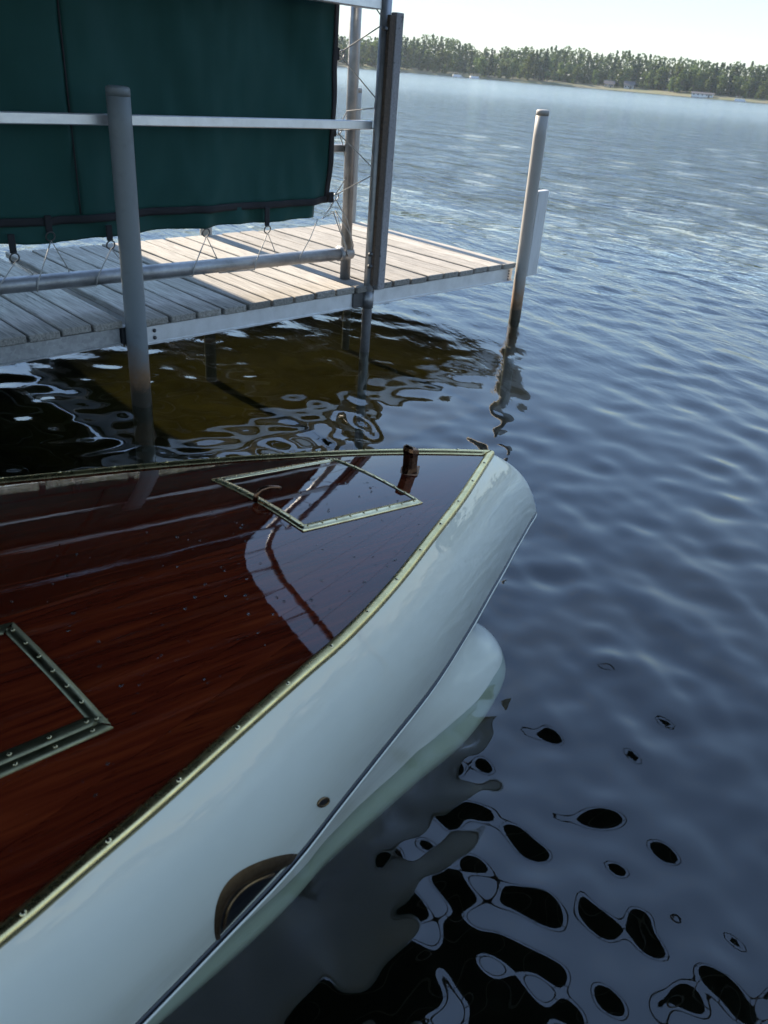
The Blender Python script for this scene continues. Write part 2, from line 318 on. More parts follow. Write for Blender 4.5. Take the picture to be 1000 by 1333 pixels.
def crown_pine(h, g, spread):
    vs, fs = [], []
    for i in range(15):
        k = i / 14; zz = h * (.14 + .85 * k); rr = h * spread * (1 - k) ** .8 + .35
        for j in range(4 if k < .8 else 2):
            a = g.uniform(0, 6.28); leaf_quads(vs, fs, np.array([math.cos(a) * rr * .6, math.sin(a) * rr * .6, zz + g.uniform(-.4, .4)]), (rr * .66, rr * .66, h * .035), 15, .55, g=g)
    return vs, fs
def pymesh(name, vs, fs, mat):
    me = bpy.data.meshes.new(name); me.from_pydata(vs, [], fs); me.materials.append(MATS[mat]); me.update(); return me
g = np.random.default_rng(21)
PROTO = []
for i in range(4): PROTO.append(('broadleaf_tree', 'rounded broadleaf tree on the far lake shore', 14., pymesh('crown_broad', *crown_broad(14., g), 'leaf_broad')))
for i in range(4): PROTO.append(('pine_tree', 'tall pointed pine on the far lake shore', 19., pymesh('crown_pine', *crown_pine(19., g, (.13, .16, .11, .18)[i]), 'leaf_pine')))
trunk_me = {}
for h in (14., 19.):
    bm = tubem([(0, 0, -1), (.08, .05, h * .3), (.0, .1, h * .6), (.05, 0, h * .93)], .3, 7, radii=[.34, .26, .17, .04])
    for k in range(7): a = k * 2.4; z = h * (.32 + .07 * k); tube(bm, [(0, 0, z), (math.cos(a) * h * .1, math.sin(a) * h * .1, z + h * .05)], .08, 5, radii=[.1, .03])
    me = bpy.data.meshes.new('trunk'); bm.to_mesh(me); bm.free(); me.materials.append(MATS['bark']); trunk_me[h] = me
def tree(pi, az, dr, sc):
    nm, lab, h, cm = PROTO[pi]; z = 1.0 if dr < 12 else 1.9
    t = thing(nm, lab, 'tree', pol(az, shore_r(az) + dr, z - .3), random.uniform(0, 6.28), ('broadleaf' if pi < 4 else 'pine') + ' trees along the far shore'); sc *= .74 + .34 * (.5 + mnoise.noise(Vector((az * .55, 3.1, 0)))); t.scale = (sc * random.uniform(.92, 1.1), sc * random.uniform(.92, 1.1), sc)
    obj('crown', cm, parent=t); obj('trunk', trunk_me[h], parent=t)
az = -6.5; n = 0
while az < 29.5:
    cl = mnoise.noise(Vector((az * .35, 7.7, 0)))
    pine = random.random() < .22 + .45 * cl
    tree(random.randrange(4, 8) if pine else random.randrange(4), az, random.uniform(14, 30) if az > 8 else random.uniform(7, 20), random.uniform(.7, 1.0) * (1.0 if pine else random.choice((.8, 1.0, 1.25, 1.4)))); az += random.uniform(.22, .46); n += 1
# the wood behind them reads as one mass
vs, fs = [], []; g = np.random.default_rng(77)
a = -55.
while a < 55:
    hgt = 11.5 + 8 * (.5 + .7 * mnoise.noise(Vector((a * .30, 1.3, 0)))) + g.uniform(-2.5, 2.5) + (1.5 if a > 5 else 0); p = pol(a, shore_r(a) + g.uniform(30, 60), 2.5)
    for i in range(7):
        k = i / 6; ww = (2.9 * (1.05 - k) + .5) if g.random() < .5 else 2.6
        leaf_quads(vs, fs, np.array([p.x + g.uniform(-1, 1), p.y + g.uniform(-1, 1), p.z + hgt * (.05 + .90 * k)]), (ww, ww, hgt * .10), 36, .66, g=g)
    a += g.uniform(.07, .16)
kind(obj('far_woodland', pymesh('far_woodland', vs, fs, 'leaf_wood')), 'stuff', 'dense dark green wood behind the far shore trees')

def cabin(name, label, cat, az, dr, W, Dp, Hh, wall, roof, rh, nwin, rot=0):
    t = thing(name, label, cat, pol(az, shore_r(az) + dr, .55 + max(0, dr) * .06), -math.radians(az) + rot)
    obj('wall', boxm((-W / 2, -Dp / 2, -.5), (W / 2, Dp / 2, Hh)), wall, t)
    bm = bmesh.new(); o = .5; P = [(-W / 2 - o, -Dp / 2 - o, Hh - .1), (W / 2 + o, -Dp / 2 - o, Hh - .1), (W / 2 + o, Dp / 2 + o, Hh - .1), (-W / 2 - o, Dp / 2 + o, Hh - .1), (-W / 2 - o, 0, Hh + rh), (W / 2 + o, 0, Hh + rh)]
    v = [bm.verts.new(q) for q in P]
    for q in ((0, 1, 5, 4), (2, 3, 4, 5), (1, 2, 5), (3, 0, 4), (3, 2, 1, 0)): bm.faces.new([v[i] for i in q])
    obj('roof', bm, roof, t)
    for i in range(nwin):
        x = -W / 2 + W * (i + .5) / nwin; wd = obj('window', boxm((x - .5, -Dp / 2 - .06, Hh * .35), (x + .5, -Dp / 2 + .05, Hh * .8)), 'white_vinyl', t)
        obj('pane', boxm((x - .42, -Dp / 2 - .09, Hh * .39), (x + .42, -Dp / 2 - .05, Hh * .76)), 'window_glass', wd)
    obj('door', boxm((W / 2 - W / nwin - .45, -Dp / 2 - .08, -.2), (W / 2 - W / nwin + .45, -Dp / 2 + .05, Hh * .78)), 'roof_dark', t)
cabin('lake_cabin', 'tan cabin among the trees on the far shore', 'cabin', 11.8, 12, 6, 5, 2.0, 'wall_tan', 'roof_dark', 1.8, 3)
cabin('lake_cabin', 'grey cabin with dark gable roof beside the tan cabin', 'cabin', 13.0, 13, 6, 5, 2.2, 'wall_grey', 'roof_dark', 2.2, 3)
cabin('boathouse', 'long low white boathouse on the grassy far shore', 'boathouse', 17.4, 3, 12, 4, 1.5, 'wall_white', 'roof_dark', .7, 5)
cabin('boathouse', 'white boathouse with reddish roof on the far shore', 'boathouse', 21.7, 3, 8, 4, 1.4, 'wall_white', 'roof_red', .9, 4)
cabin('boathouse', 'grey shed with white window frames on the far shore', 'boathouse', 24.6, 3.5, 7, 4, 1.6, 'wall_grey', 'roof_dark', 1.0, 3)
def pontoon(az, label):
    t = thing('pontoon_boat', label, 'boat', pol(az, shore_r(az) - 5, .1), -math.radians(az) + random.uniform(-.3, .3))
    for y in (-1, 1): obj('float', tubem([(-3, y, 0), (2.6, y, 0), (3.2, y, .2)], .32, 8, radii=[.3, .32, .08]), 'aluminium', t)
    obj('deck', boxm((-3, -1.25, .3), (3, 1.25, .42)), 'wall_grey', t); obj('railing', boxm((-2.9, -1.2, .42), (2.4, 1.2, 1.1)), 'white_vinyl', t)
    obj('canopy', boxm((-2.4, -1.2, 2.1), (.6, 1.2, 2.25), .05), 'wall_tan', t)
    for x in (-2.2, .4):
        for y in (-1.1, 1.1): obj('canopy_pole', tubem([(x, y, 1.1), (x, y, 2.1)], .03, 6), 'aluminium', t)
for a_, l_ in ((2.3, 'white pontoon boat moored off the far shore woods'), (3.4, 'white pontoon boat moored off the far shore woods'), (19.6, 'white pontoon boat moored between the two far boathouses')):
    pontoon(a_, l_)
for o in [o for o in C.objects if o.name.startswith('pontoon_boat') and 'woods' in o.get('label', '')]: o['group'] = 'pontoon boats off the far woods'

# ------------------------------------------------------------------ dock
PITCH, BW, BT = .157, .142, .036
def dock_section(label, s0, s1, ztop, zb, fasc, depth=1.68):
    t = thing('dock_section', label, 'dock', D(s0, 0, 0), DOCK_ANG); Ls = s1 - s0
    n = int(round(Ls / PITCH)); pit = Ls / n
    for i in range(n):
        bm = bmesh.new(); a = (pit - BW) / 2; box(bm, (-BW / 2, -.012, ztop - BT), (BW / 2, depth + .012, ztop), .004)
        bmesh.ops.subdivide_edges(bm, edges=[e for e in bm.edges if abs(e.verts[0].co.y - e.verts[1].co.y) > 1], cuts=5)
        k = random.uniform(-.003, .003); cup = random.uniform(-.002, .002); sd = random.random() * 50
        for v in bm.verts: v.co.z += k + cup * (v.co.x / BW) ** 2 * 4 + .0025 * mnoise.noise(Vector((v.co.y * 1.5, sd, 0))); v.co.x += .003 * mnoise.noise(Vector((v.co.y * .9, sd, 5))); v.co.y += random.uniform(-.001, .001)
        me = bpy.data.meshes.new('plank'); bmesh.ops.recalc_face_normals(bm, faces=bm.faces); bm.to_mesh(me); bm.free()
        o = obj('plank', me, 'dock_wood', t); o.location = (pit * (i + .5), random.uniform(-.006, .006), 0); o.rotation_euler.z = random.uniform(-.003, .003)
        for y in (.06, depth - .06):
            pass
    for a, b_, m in fasc:
        f = obj('side_beam', boxm((a - s0, .012, zb), (b_ - s0, .045, ztop - BT - .003), .003), m, t)
        fl = obj('flange', boxm((a - s0 + .002, .004, zb - .001), (b_ - s0 - .002, .014, zb + .008)), m, f)
    obj('rear_beam', boxm((.01, depth - .045, zb), (Ls - .01, depth - .012, ztop - BT - .003), .003), 'aluminium', t)
    obj('end_beam', boxm((Ls - .05, .05, zb), (Ls - .02, depth - .05, ztop - BT - .003)), 'aluminium', t)
    obj('cross_beam', boxm((.02, .05, zb), (.05, depth - .05, ztop - BT - .003)), 'aluminium', t)
    for k in range(1, 3): obj('cross_beam', boxm((Ls * k / 3 - .02, .05, zb + .02), (Ls * k / 3 + .02, depth - .05, ztop - BT - .003)), 'aluminium', t)
    return t
def bolt(parent, s0, s, z, r=.009):
    bm = bmesh.new(); bmesh.ops.create_uvsphere(bm, u_segments=10, v_segments=6, radius=r)
    for v in bm.verts: v.co.y *= .6
    return obj('bolt', bm, 'dark_steel', parent, True, (s - s0, .008, z))
dk = dock_section('plank dock section with bright beam running out past the green curtain', -1.555, 1.49, .42, .288, [(-1.53, -.075, 'aluminium'), (.045, 1.487, 'aluminium')])
for s_, z_ in ((-1.475, .355), (-1.475, .318), (-.095, .36), (-.095, .32), (1.44, .36), (1.44, .34), (1.44, .32), (1.44, .30)): bolt(dk, -1.555, s_, z_, .010 if s_ < 0 else .006)
obj('splice_plate', boxm((1.435, .002, .289), (1.60, .011, .381)), 'dark_steel', dk).location = (0, 0, 0)
obj('splice_plate', boxm((-.02, .06, .292), (.012, .10, .372)), 'dark_steel', dk)
dl = dock_section('plank dock section with mottled galvanized beam left of the capped post', -6.3, -1.65, .437, .312, [(-6.3, -1.66, 'galvanized')])
obj('end_bracket', boxm((4.645, -.004, .315), (4.70, .05, .40)), 'dark_steel', dl)

def post(name, label, base, top, r, mat, cap=True, group=None):
    base, top = Vector(base), Vector(top); d = (top - base); zb = -1.3; b0 = base + d * ((zb - base.z) / d.z)
    t = thing(name, label, 'post', b0, 0, group)
    prof = [(0, 0, 0)]; h = top - b0; ps = [Vector((0, 0, 0))] + [h * k for k in np.linspace(.1, 1, 16)]; rad = [r] * len(ps)
    obj('shaft', tubem(ps, r, 28, radii=rad), mat, t, True)
    if cap:
        dd = h.normalized(); obj('cap', tubem([h * .99, h, h + dd * r * .12, h + dd * r * .20, h + dd * r * .23], r, 28, radii=[r * 1.012, r * 1.012, r * .95, r * .75, r * .1]), mat, t, True)
    return t
LP = post('dock_post', 'tall capped grey post standing between the dock sections before the curtain', D(-1.597, -.03, 0), D(-1.598, -.05, 1.44), .0505, 'post_grey')
RP = post('dock_post', 'cream post at the outer dock corner with white board on its side', D(1.535, -.04, 0), D(1.50, -.03, 1.425), .0435, 'post_cream')
bm = boxm((-.062, -.02, 0), (.062, .022, .60), .004)
o = obj('bumper_board', bm, 'vinyl_board', RP); o.rotation_euler = (0, math.radians(-1.4), DOCK_ANG); o.location = (D(1.652, -.03, .318) - RP.location)
for z_ in (.12, .47): 
    bk = obj('bracket', tubem([(-.12, 0, z_), (-.055, 0, z_)], .012, 8), 'dark_steel', o)
post('dock_post', 'slim cream post at the far outer corner of the dock', D(1.405, 1.73, 0), D(1.40, 1.73, 1.44), .036, 'post_cream')
post('dock_post', 'cream post at the back edge of the dock behind the curtain', D(-.05, 1.745, 0), D(-.05, 1.745, 1.42), .045, 'post_cream')

# ------------------------------------------------------------------ covered slip: frame, roof, curtain
ZS, RISE, TC, TH = 2.72, 1.0, -2.05, 2.2                             # spring height, rise, centre and half-width of the arched roof
def arch(s, k0=0., k1=1., n=22, dz=0.): return [D(s, TC + TH * math.cos(math.pi * (k0 + (k1 - k0) * i / n)), ZS + RISE * math.sin(math.pi * (k0 + (k1 - k0) * i / n)) + dz) for i in range(n + 1)]
fr = thing('canopy_frame', 'steel pipe frame of the covered boat slip beside the dock', 'frame', D(0, 0, 0))
def fp(name, pts, r, mat='steel_pipe', seg=14): return obj(name, tubem([Vector(p) - fr.location for p in pts], r, seg), mat, fr, True)
def fbox(name, s, t, z, mat, bev=.003, parent=None):
    bm = boxm((s[0], t[0], z[0]), (s[1], t[1], z[1]), bev); o = obj(name, bm, mat, parent or fr); o.rotation_euler.z = DOCK_ANG; return o
fp('column', [D(0, .0, -1.3), D(0, 0, 2.74)], .031)
fp('rear_post', [D(-.02, .2, .42), D(-.045, .2, 2.74)], .033)
fbox('guide_board', (.022, .080), (-.062, -.018), (.40, 1.86), 'guide_wood', .004)
fbox('guide_backing_board', (-.024, .0195), (-.060, -.036), (.43, 1.845), 'brown_wood', .003)
fbox('guide_side_board', (.083, .094), (-.04, .02), (.40, 1.85), 'guide_wood', .002)
for z_ in (.55, .62, 1.78): fp('clamp', [D(-.065, -.055, z_), D(-.04, -.055, z_)], .011, 'dark_steel', 10)
fp('pipe_collar', [D(0, 0, .28), D(0, 0, .385)], .037)
fbox('side_rail', (-6.4, -.02), (.028, .058), (1.29, 1.335), 'aluminium', .004)
fbox('top_beam', (-6.4, -.03), (-.0, .075), (1.865, 1.93), 'aluminium', .004)
fp('lower_pipe', [D(-6.4, .2, .655), D(-3., .2, .625), D(-1.5, .2, .598), D(.02, .2, .574)], .037)
fp('pipe_collar', [D(-.085, .2, .577), D(-.02, .2, .575)], .045)
fbox('middle_bar', (-6.4, .03), (.235, .275), (1.15, 1.19), 'steel_pipe', .004)
for s_ in (-3.2, -6.4):
    fp('column', [D(s_, .27, -1.3), D(s_, .27, 2.74)], .031)
for s_ in (0, -3.2, -6.4):
    fp('column', [D(s_, TC - TH, -1.3), D(s_, TC - TH, 2.74)], .031); fp('roof_rib', arch(s_), .026)
for k in (.0, .13, .22, .31, .40, .5, .62, .75, .88, 1.):
    p = (TC + TH * math.cos(math.pi * k), ZS + RISE * math.sin(math.pi * k)); fp('purlin', [D(-6.4, *p), D(0.02, *p)], .018)
P = np.array([[list(Vector(p) - Vector((0, 0, 0))) for p in arch(s_, 0, 1, 28, .035)] for s_ in np.linspace(-6.5, -.2, 12)])
rf = obj('canopy_roof', grid_mesh('canopy_roof', P), 'roof_canvas', smooth=True); md = rf.modifiers.new('t', 'SOLIDIFY'); md.thickness = .004
tag(rf, 'dark green arched canvas roof stretched over the boat slip', 'canopy')

cu = thing('canvas_curtain', 'dark green canvas curtain laced to pipes beside the dock', 'curtain', D(0, .2, 0), DOCK_ANG)
def cloth(s0, s1, z0, z1, ns, nz, amp=1., off=0., seed=0):
    P = np.zeros((nz, ns, 3))
    for j, z in enumerate(np.linspace(z0, z1, nz)):
        for i, s in enumerate(np.linspace(s0, s1, ns)):
            low = max(0., 1 - (z - .8) / .9)
            y = amp * 1.5 * (.012 * math.sin(s * 9 + 1.2 * math.sin(z * 1.3)) * (1 - .5 * low) + .016 * mnoise.noise(Vector((s * 5.5 + z * 1.8, z * .8, seed))) + .02 * low * mnoise.noise(Vector((s * 7 - z * 3.5, z * 1.5, 9 + seed))) + .006 * mnoise.noise(Vector((s * 17, z * 4, 3))))
            for q in (-.645, -1.045, -1.585, -1.875, -2.4): y -= amp * .013 * math.exp(-((s - q + .35 * (z - .85)) / .035) ** 2) * math.exp(-max(0, z - .85) / .22) + amp * .013 * math.exp(-((s - q - .45 * (z - .85)) / .035) ** 2) * math.exp(-max(0, z - .85) / .2)
            P[j, i] = (s, y + off, z)
    return P
def hemz(s): return .905 + .004 * math.sin(s * 5 + 1) + .011 * s
for (a, b_) in ((-6.4, -4.9), (-4.9, -3.3), (-3.3, -1.715), (-1.715, -.185)):
    P = cloth(a, b_, .89, 2.75, 60, 70)
    for i in range(P.shape[1]):
        z0 = hemz(P[0, i, 0]); P[:, i, 2] = z0 + (P[:, i, 2] - .89) * (2.75 - z0) / 1.86
        pinch = math.exp(-((P[0, i, 0] - b_) / .012) ** 2) + math.exp(-((P[0, i, 0] - a) / .012) ** 2)
        if b_ < -.2 or a > -1.8: P[:, i, 1] += .006 * pinch
    if b_ > -.2: P[:, -12:, 0] += .005 * np.sin(np.linspace(0, 7, 70))[:, None] * np.linspace(0, 1, 12)[None] * .6
    pn = obj('panel', grid_mesh('panel', P), 'canvas', cu, True); pn.modifiers.new('t', 'SOLIDIFY').thickness = .0015
P = cloth(-6.4, -.275, .795, .885, 180, 8, 1.4, .012, 4)
for i in range(P.shape[1]): P[:, i, 2] += (hemz(P[0, i, 0]) - .895) + np.linspace(1, 0, 8) * .012 * mnoise.noise(Vector((P[0, i, 0] * 4, 0, 0)))
obj('bottom_flap', grid_mesh('bottom_flap', P), 'canvas', cu, True).modifiers.new('t', 'SOLIDIFY').thickness = .0015
P = cloth(-6.4, -.17, .872, .908, 180, 4, 1., -.009)
for i in range(P.shape[1]): P[:, i, 2] += hemz(P[0, i, 0]) - .895
hm = obj('hem_band', grid_mesh('hem_band', P), 'webbing', cu, True); md = hm.modifiers.new('t', 'SOLIDIFY'); md.thickness = .006
P = cloth(-.205, -.172, .88, 2.75, 4, 70, 1., -.008); P[:, :, 0] += .003 * np.sin(np.linspace(0, 7, 70))[:, None]
hm = obj('edge_binding', grid_mesh('edge_binding', P), 'webbing', cu, True); md = hm.modifiers.new('t', 'SOLIDIFY'); md.thickness = .006
for sx_ in (-4.9, -3.3, -1.715): obj('seam', tubem([(sx_, -.004 + .012 * math.sin(sx_ * 9 + 1.2 * math.sin(z * 1.3)) + .016 * mnoise.noise(Vector((sx_ * 5.5 + z * 1.8, z * .8, 0))), z) for z in np.linspace(.9, 2.74, 24)], .0035, 6), 'webbing', cu, True)
tabs = [(-.645, .835, .775), (-1.045, .845, .785), (-1.585, .80, .765), (-1.875, .86, .825), (-2.05, .79, .745), (-2.4, .85, .79), (-2.8, .80, .75), (-3.2, .85, .79)]
lace = []
for s_, zt, zr in tabs:
    tb = obj('webbing_tab', boxm((s_ - .015, -.026, zr + .008), (s_ + .015, -.016, zt + .045), .002), 'webbing', cu)
    obj('ring', tubem(ring_pts((s_, -.024, zr - .012), .021, (1, 0, 0), (0, -.25, 1)), .0035, 7), 'dark_steel', tb, True)
side = [1.646, 1.267, .912, 2.05, 2.45]
for z_ in side:
    tb = obj('webbing_tab', boxm((-.19, -.018, z_ - .03), (-.155, -.010, z_ + .03), .002), 'webbing', cu)
    obj('ring', tubem(ring_pts((-.137, -.014, z_), .021, (1, 0, 0), (0, -.25, 1)), .0035, 7), 'steel_pipe', tb, True)
def rope(name, label, pts, r=.0035):
    pts = [Vector(p) for p in pts]; o0 = pts[0].copy(); o = obj(name, tubem([p - o0 for p in pts], r, 6), 'cord', smooth=True); o.location = o0; return tag(o, label, 'rope')
pz = lambda s: .574 + (-s) * .0165
pts = []
for s_, zt, zr in sorted(tabs):
    y = .178
    pts += [D(s_ - .10, .160, pz(s_) - .03), D(s_ - .095, .157, pz(s_) + .01), D(s_, y - .004, zr - .03), D(s_ + .085, .215, pz(s_) + .040), D(s_ + .09, .243, pz(s_)), D(s_ + .09, .20, pz(s_) - .042)]
rope('lacing_cord', 'pale cord lacing the bottom hem of the green curtain down to the pipe', pts, .0032)
pts = [D(-.06, .2, 1.86)]; cz = [1.84, 1.76, 1.42, 1.32, 1.02]
zz = sorted(side, reverse=True)
pts = [D(-.03, -.036, 2.74), D(-.13, .185, 2.45), D(.03, .03, 2.3), D(-.13, .185, 2.05), D(-.036, 0, 1.84), D(-.036, 0, 1.79), D(-.137, .184, 1.66), D(-.137, .188, 1.635), D(-.036, 0, 1.45), D(-.036, .01, 1.40), D(-.085, .18, 1.37), D(-.137, .186, 1.285), D(-.137, .186, 1.255), D(-.036, 0, 1.10), D(-.036, 0, 1.05), D(-.137, .186, .925), D(-.137, .186, .90), D(-.06, .16, .78), D(0.0, .16, .63), D(.036, .2, .575)]
rope('lacing_cord', 'pale zigzag cord lacing the curtain side edge to the front column', pts, .0034)
pts = [D(-.137, .186, .93), D(-.037, .2, 1.03), D(-.06, .235, 1.20), D(-.137, .19, 1.27), D(-.02, .0, 1.30)]
rope('tie_cord', 'short pale tie cord crossing behind the side lacing by the rail', pts, .003)
pts = [D(-.145, .186, .895), D(-.19, .178, .85), D(-.25, .17, .80), D(-.165, .17, .83), D(-.11, .165, .72), D(-.06, .155, .625), D(-.05, .15, .57), D(-.085, .16, .68), D(-.15, .17, .84), D(-.04, .15, .70), D(-.005, .158, .60)]
rope('tie_cord', 'knotted pale tie cord at the curtain lower corner', pts, .0042)
rope('tie_cord', 'slack pale cord from the curtain flap corner to the pipe', [D(-.285, .17, .80), D(-.34, .165, .70), D(-.42, .157, .60), D(-.425, .19, .545)], .003)

# added, unseen: a lift-shaped awning placed to shade the left part of the planks
nb = thing('added_shade_lift', 'added lift-shaped awning hidden behind the curtain to shade the left dock planks', 'added shade awning', D(-.78, 4.2, 0), DOCK_ANG)
for x in (-2.9, -5.4):
    for y in (.1, 2.4): obj('leg', tubem([(x, y, -1.3), (x, y, 3.0)], .04, 10), 'aluminium', nb, True)
bm = bmesh.new(); pr = [(0, 1.35), (0, 2.95), (.35, 3.3), (1.25, 3.9), (2.15, 3.3), (2.5, 2.95), (2.5, 1.35)]
ra = [bm.verts.new((0, y, z)) for y, z in pr]; rb = [bm.verts.new((-5.5, y, z)) for y, z in pr]
for i in range(6): bm.faces.new((ra[i], ra[i + 1], rb[i + 1], rb[i]))
o = obj('awning', bm, 'roof_canvas', nb); o.modifiers.new('t', 'SOLIDIFY').thickness = .01
for x in (-.1, -5.4): obj('cross_beam', boxm((x - .04, .1, 2.9), (x + .04, 2.4, 2.98)), 'aluminium', nb)

# ------------------------------------------------------------------ the boat (local +X forward, near side = -Y, origin under the bow)
PHI = math.radians(44.6); BOW = Vector((.288, 2.015, 0)); HB = .68
boat = thing('wooden_motorboat', 'white hulled launch with varnished mahogany deck moored beside the dock', 'boat', BOW, PHI)
def zc(l):
    l = np.asarray(l, float); z1 = HB + .085 * l + .008 * l * l; l0 = 1.6; s0 = .085 + .016 * l0
    return np.where(l < l0, z1, HB + .085 * l0 + .008 * l0 * l0 + s0 * .45 * (1 - np.exp(-np.maximum(l - l0, 0) / .45)))
def zs(l, y):                                       # crown; towards the far gunwale it runs out flatter
    y = np.asarray(y, float); f = np.maximum(-y - .30, 0)
    return zc(l) - np.where(y < -.30, .34 * .09 + .204 * f + .05 * f * f, .34 * y ** 2)
LEND = 5.2
def plan(pts, l0):
    a = np.array(pts); f = spline(np.sqrt(a[:, 0] - l0), a[:, 1]); return lambda l: f(np.sqrt(np.maximum(np.asarray(l, float) - l0, 0)))
deck_w = spline(*zip((0, 0), (.15, .0815), (.307, .163), (.505, .254), (.666, .326), (.794, .376), (.895, .410), (.982, .434), (1.167, .487), (1.316, .530), (1.435, .561), (1.536, .587), (2.2, .70), (3.5, .78), (LEND, .70)))
kn_w = plan([(-.266, 0), (-.194, .042), (-.059, .102), (.065, .159), (.193, .216), (.377, .298), (.597, .387), (.791, .449), (.953, .501), (1.09, .545), (1.256, .582), (1.412, .615), (2.2, .76), (3.5, .85), (LEND, .77)], -.266)
wl_w = plan([(-.125, 0), (-.105, .075), (-.055, .138), (.015, .172), (.226, .230), (.351, .243), (.572, .277), (.755, .310), (.939, .358), (1.115, .382), (1.28, .400), (2.2, .50), (3.5, .58), (LEND, .56)], -.125)
def md_w(l):
    l = np.asarray(l, float); far_ = .40 * kn_w(l) + .60 * wl_w(l) - .030; near_ = .80 * wl_w(l - .17); q = np.clip((l - .1) / .5, 0, 1); q = q * q * (3 - 2 * q)
    return np.maximum(near_ * (1 - q) + far_ * q, 0)
NU = 120; U = np.linspace(0, 1, NU) ** 1.8
def curve(l0, wf, zf):
    l = l0 + (LEND - l0) * U; y = wf(l); y[0] = 0; z = zf(l, y); return np.stack([l, y, z], -1)
c_deck = curve(0, deck_w, lambda l, y: zs(l, y))
c_kn = curve(-.266, kn_w, lambda l, y: .42 + 0 * l)
lev = []
for v in np.linspace(0, 1, 13):
    q = c_deck * (1 - v) + c_kn * v; d = c_kn - c_deck; tang = np.gradient(c_kn, axis=0)
    nrm = np.cross(tang, d); nrm /= np.linalg.norm(nrm, axis=1)[:, None] + 1e-9
    nrm[0] = np.array([-d[0][2], 0, d[0][0]]) * -1; nrm[0] /= np.linalg.norm(nrm[0])
    for i in range(NU):
        if i == 0:
            if nrm[i][0] > 0: nrm[i] = -nrm[i]
        elif nrm[i][1] < 0: nrm[i] = -nrm[i]
    lev.append(q + nrm * (.030 * math.sin(math.pi * v))[..., None] if False else q + nrm * .030 * math.sin(math.pi * v))
for q in lev: q[0, 1] = 0
def to_local(P): Q = P.copy(); Q[..., 0] = -P[..., 0]; Q[..., 1] = -P[..., 1]; return Q
def both(name, levels, mat, parent=boat):
    P = np.array(levels); Nn = to_local(P); Fm = to_local(P * np.array([1, -1, 1])); full = np.concatenate([Fm[:, ::-1][:, :-1], Nn], 1)
    return obj(name, grid_mesh(name, full), mat, parent, True)
P = np.array(lev); fl = P.copy(); fl[:, :, 2] += np.linspace(1, 0, 13)[:, None] * (zs(c_deck[:, 0], -c_deck[:, 1]) - c_deck[:, 2])[None]
topside = obj('topsides', grid_mesh('topsides', np.concatenate([to_local(fl * np.array([1, -1, 1]))[:, ::-1][:, :-1], to_local(P)], 1)), 'hull_paint', boat, True)
def inset(q, dy, dz):
    r = q.copy(); t = np.gradient(q, axis=0); n = np.stack([-t[:, 1], t[:, 0], 0 * t[:, 0]], -1); n /= np.linalg.norm(n, axis=1)[:, None] + 1e-9
    n[0] = (-1, 0, 0); n[n[:, 1] < 0] *= 1
    r = r + n * dy; r[0, 1] = 0; r[:, 1] = np.maximum(r[:, 1], 0); r[:, 2] += dz; return r
s1, s2 = inset(c_kn, -.004, -.0005), inset(c_kn, -.004, -.013)
both('black_stripe', [inset(c_kn, -.0005, -.0002), s1, s2, inset(c_kn, .003, -.0135)], 'black_stripe')
both('spray_rail', [inset(c_kn, -.004, -.0132), inset(c_kn, .004, -.0138), inset(c_kn, .005, -.019), inset(c_kn, -.002, -.024), inset(c_kn, -.006, -.026)], 'hull_paint')
c_md = curve(.05, md_w, lambda l, y: .20 + 0 * l)
c_wl = curve(-.118, lambda l: wl_w(l - .007) * .955, lambda l, y: 0 * l)
c_u1 = curve(-.125, lambda l: wl_w(l) * (1.02 - .10 * np.clip((l - .2) / .6, 0, 1)), lambda l, y: -.11 + 0 * l)
c_u2 = curve(-.02, lambda l: wl_w(l - .09) * .70, lambda l, y: -.25 + 0 * l)
c_u3 = curve(.25, lambda l: .02 + 0 * l, lambda l, y: -.34 + 0 * l)
base = [inset(c_kn, -.006, -.0255), c_md, c_wl, c_u1, c_u2, c_u3]
zk = np.array([0, 1, 2, 3, 4, 5.]); lower = []
for q in np.linspace(0, 5, 26):
    i = min(int(q), 4); t = q - i; p0, p1, p2, p3 = base[max(i - 1, 0)], base[i], base[i + 1], base[min(i + 2, 5)]
    r = .5 * (2 * p1 + (p2 - p0) * t + (2 * p0 - 5 * p1 + 4 * p2 - p3) * t * t + (3 * p1 - p0 - 3 * p2 + p3) * t ** 3); r[:, 1] = np.maximum(r[:, 1], 0); r[0, 1] = 0; lower.append(r)
both('lower_hull', lower, 'hull_paint')
bm = bmesh.new(); st = [q[-1] for q in lev] + [q[-1] for q in lower]
ring = [bm.verts.new((-p[0], -p[1], p[2])) for p in st] + [bm.verts.new((-p[0], p[1], p[2])) for p in reversed(st)]
bm.faces.new(ring); obj('transom', bm, 'hull_paint', boat)

# deck: dark bedding with one mesh per plank laid on it
def deck_grid(name, f0, f1, l0, l1, nl, nf, dz, mat, parent, thick=0, uvoff=0):
    l = l0 + (l1 - l0) * np.linspace(0, 1, nl) ** 1.5; F = np.linspace(f0, f1, nf)
    Lg, Fg = np.meshgrid(l, F, indexing='ij'); Y = Fg * deck_w(Lg); Z = zs(Lg, Y) + dz
    P = np.stack([-Lg, -Y, Z], -1); uv = np.stack([Lg, Y], -1)
    if thick:                                                             # turn the long edges down
        e0 = P[:, :1].copy(); e1 = P[:, -1:].copy(); e0[..., 2] -= thick; e1[..., 2] -= thick
        P = np.concatenate([e0, P, e1], 1); uv = np.concatenate([uv[:, :1], uv, uv[:, -1:]], 1)
    o = obj(name, grid_mesh(name, P, uv), mat, parent, True)
    if thick: o.data.set_sharp_from_angle(angle=math.radians(30))
    return o
deck = deck_grid('deck', -1, 1, .002, LEND, 90, 41, -.004, 'seam', boat)
NP = 16; edges = np.linspace(-.988, .988, NP + 1)
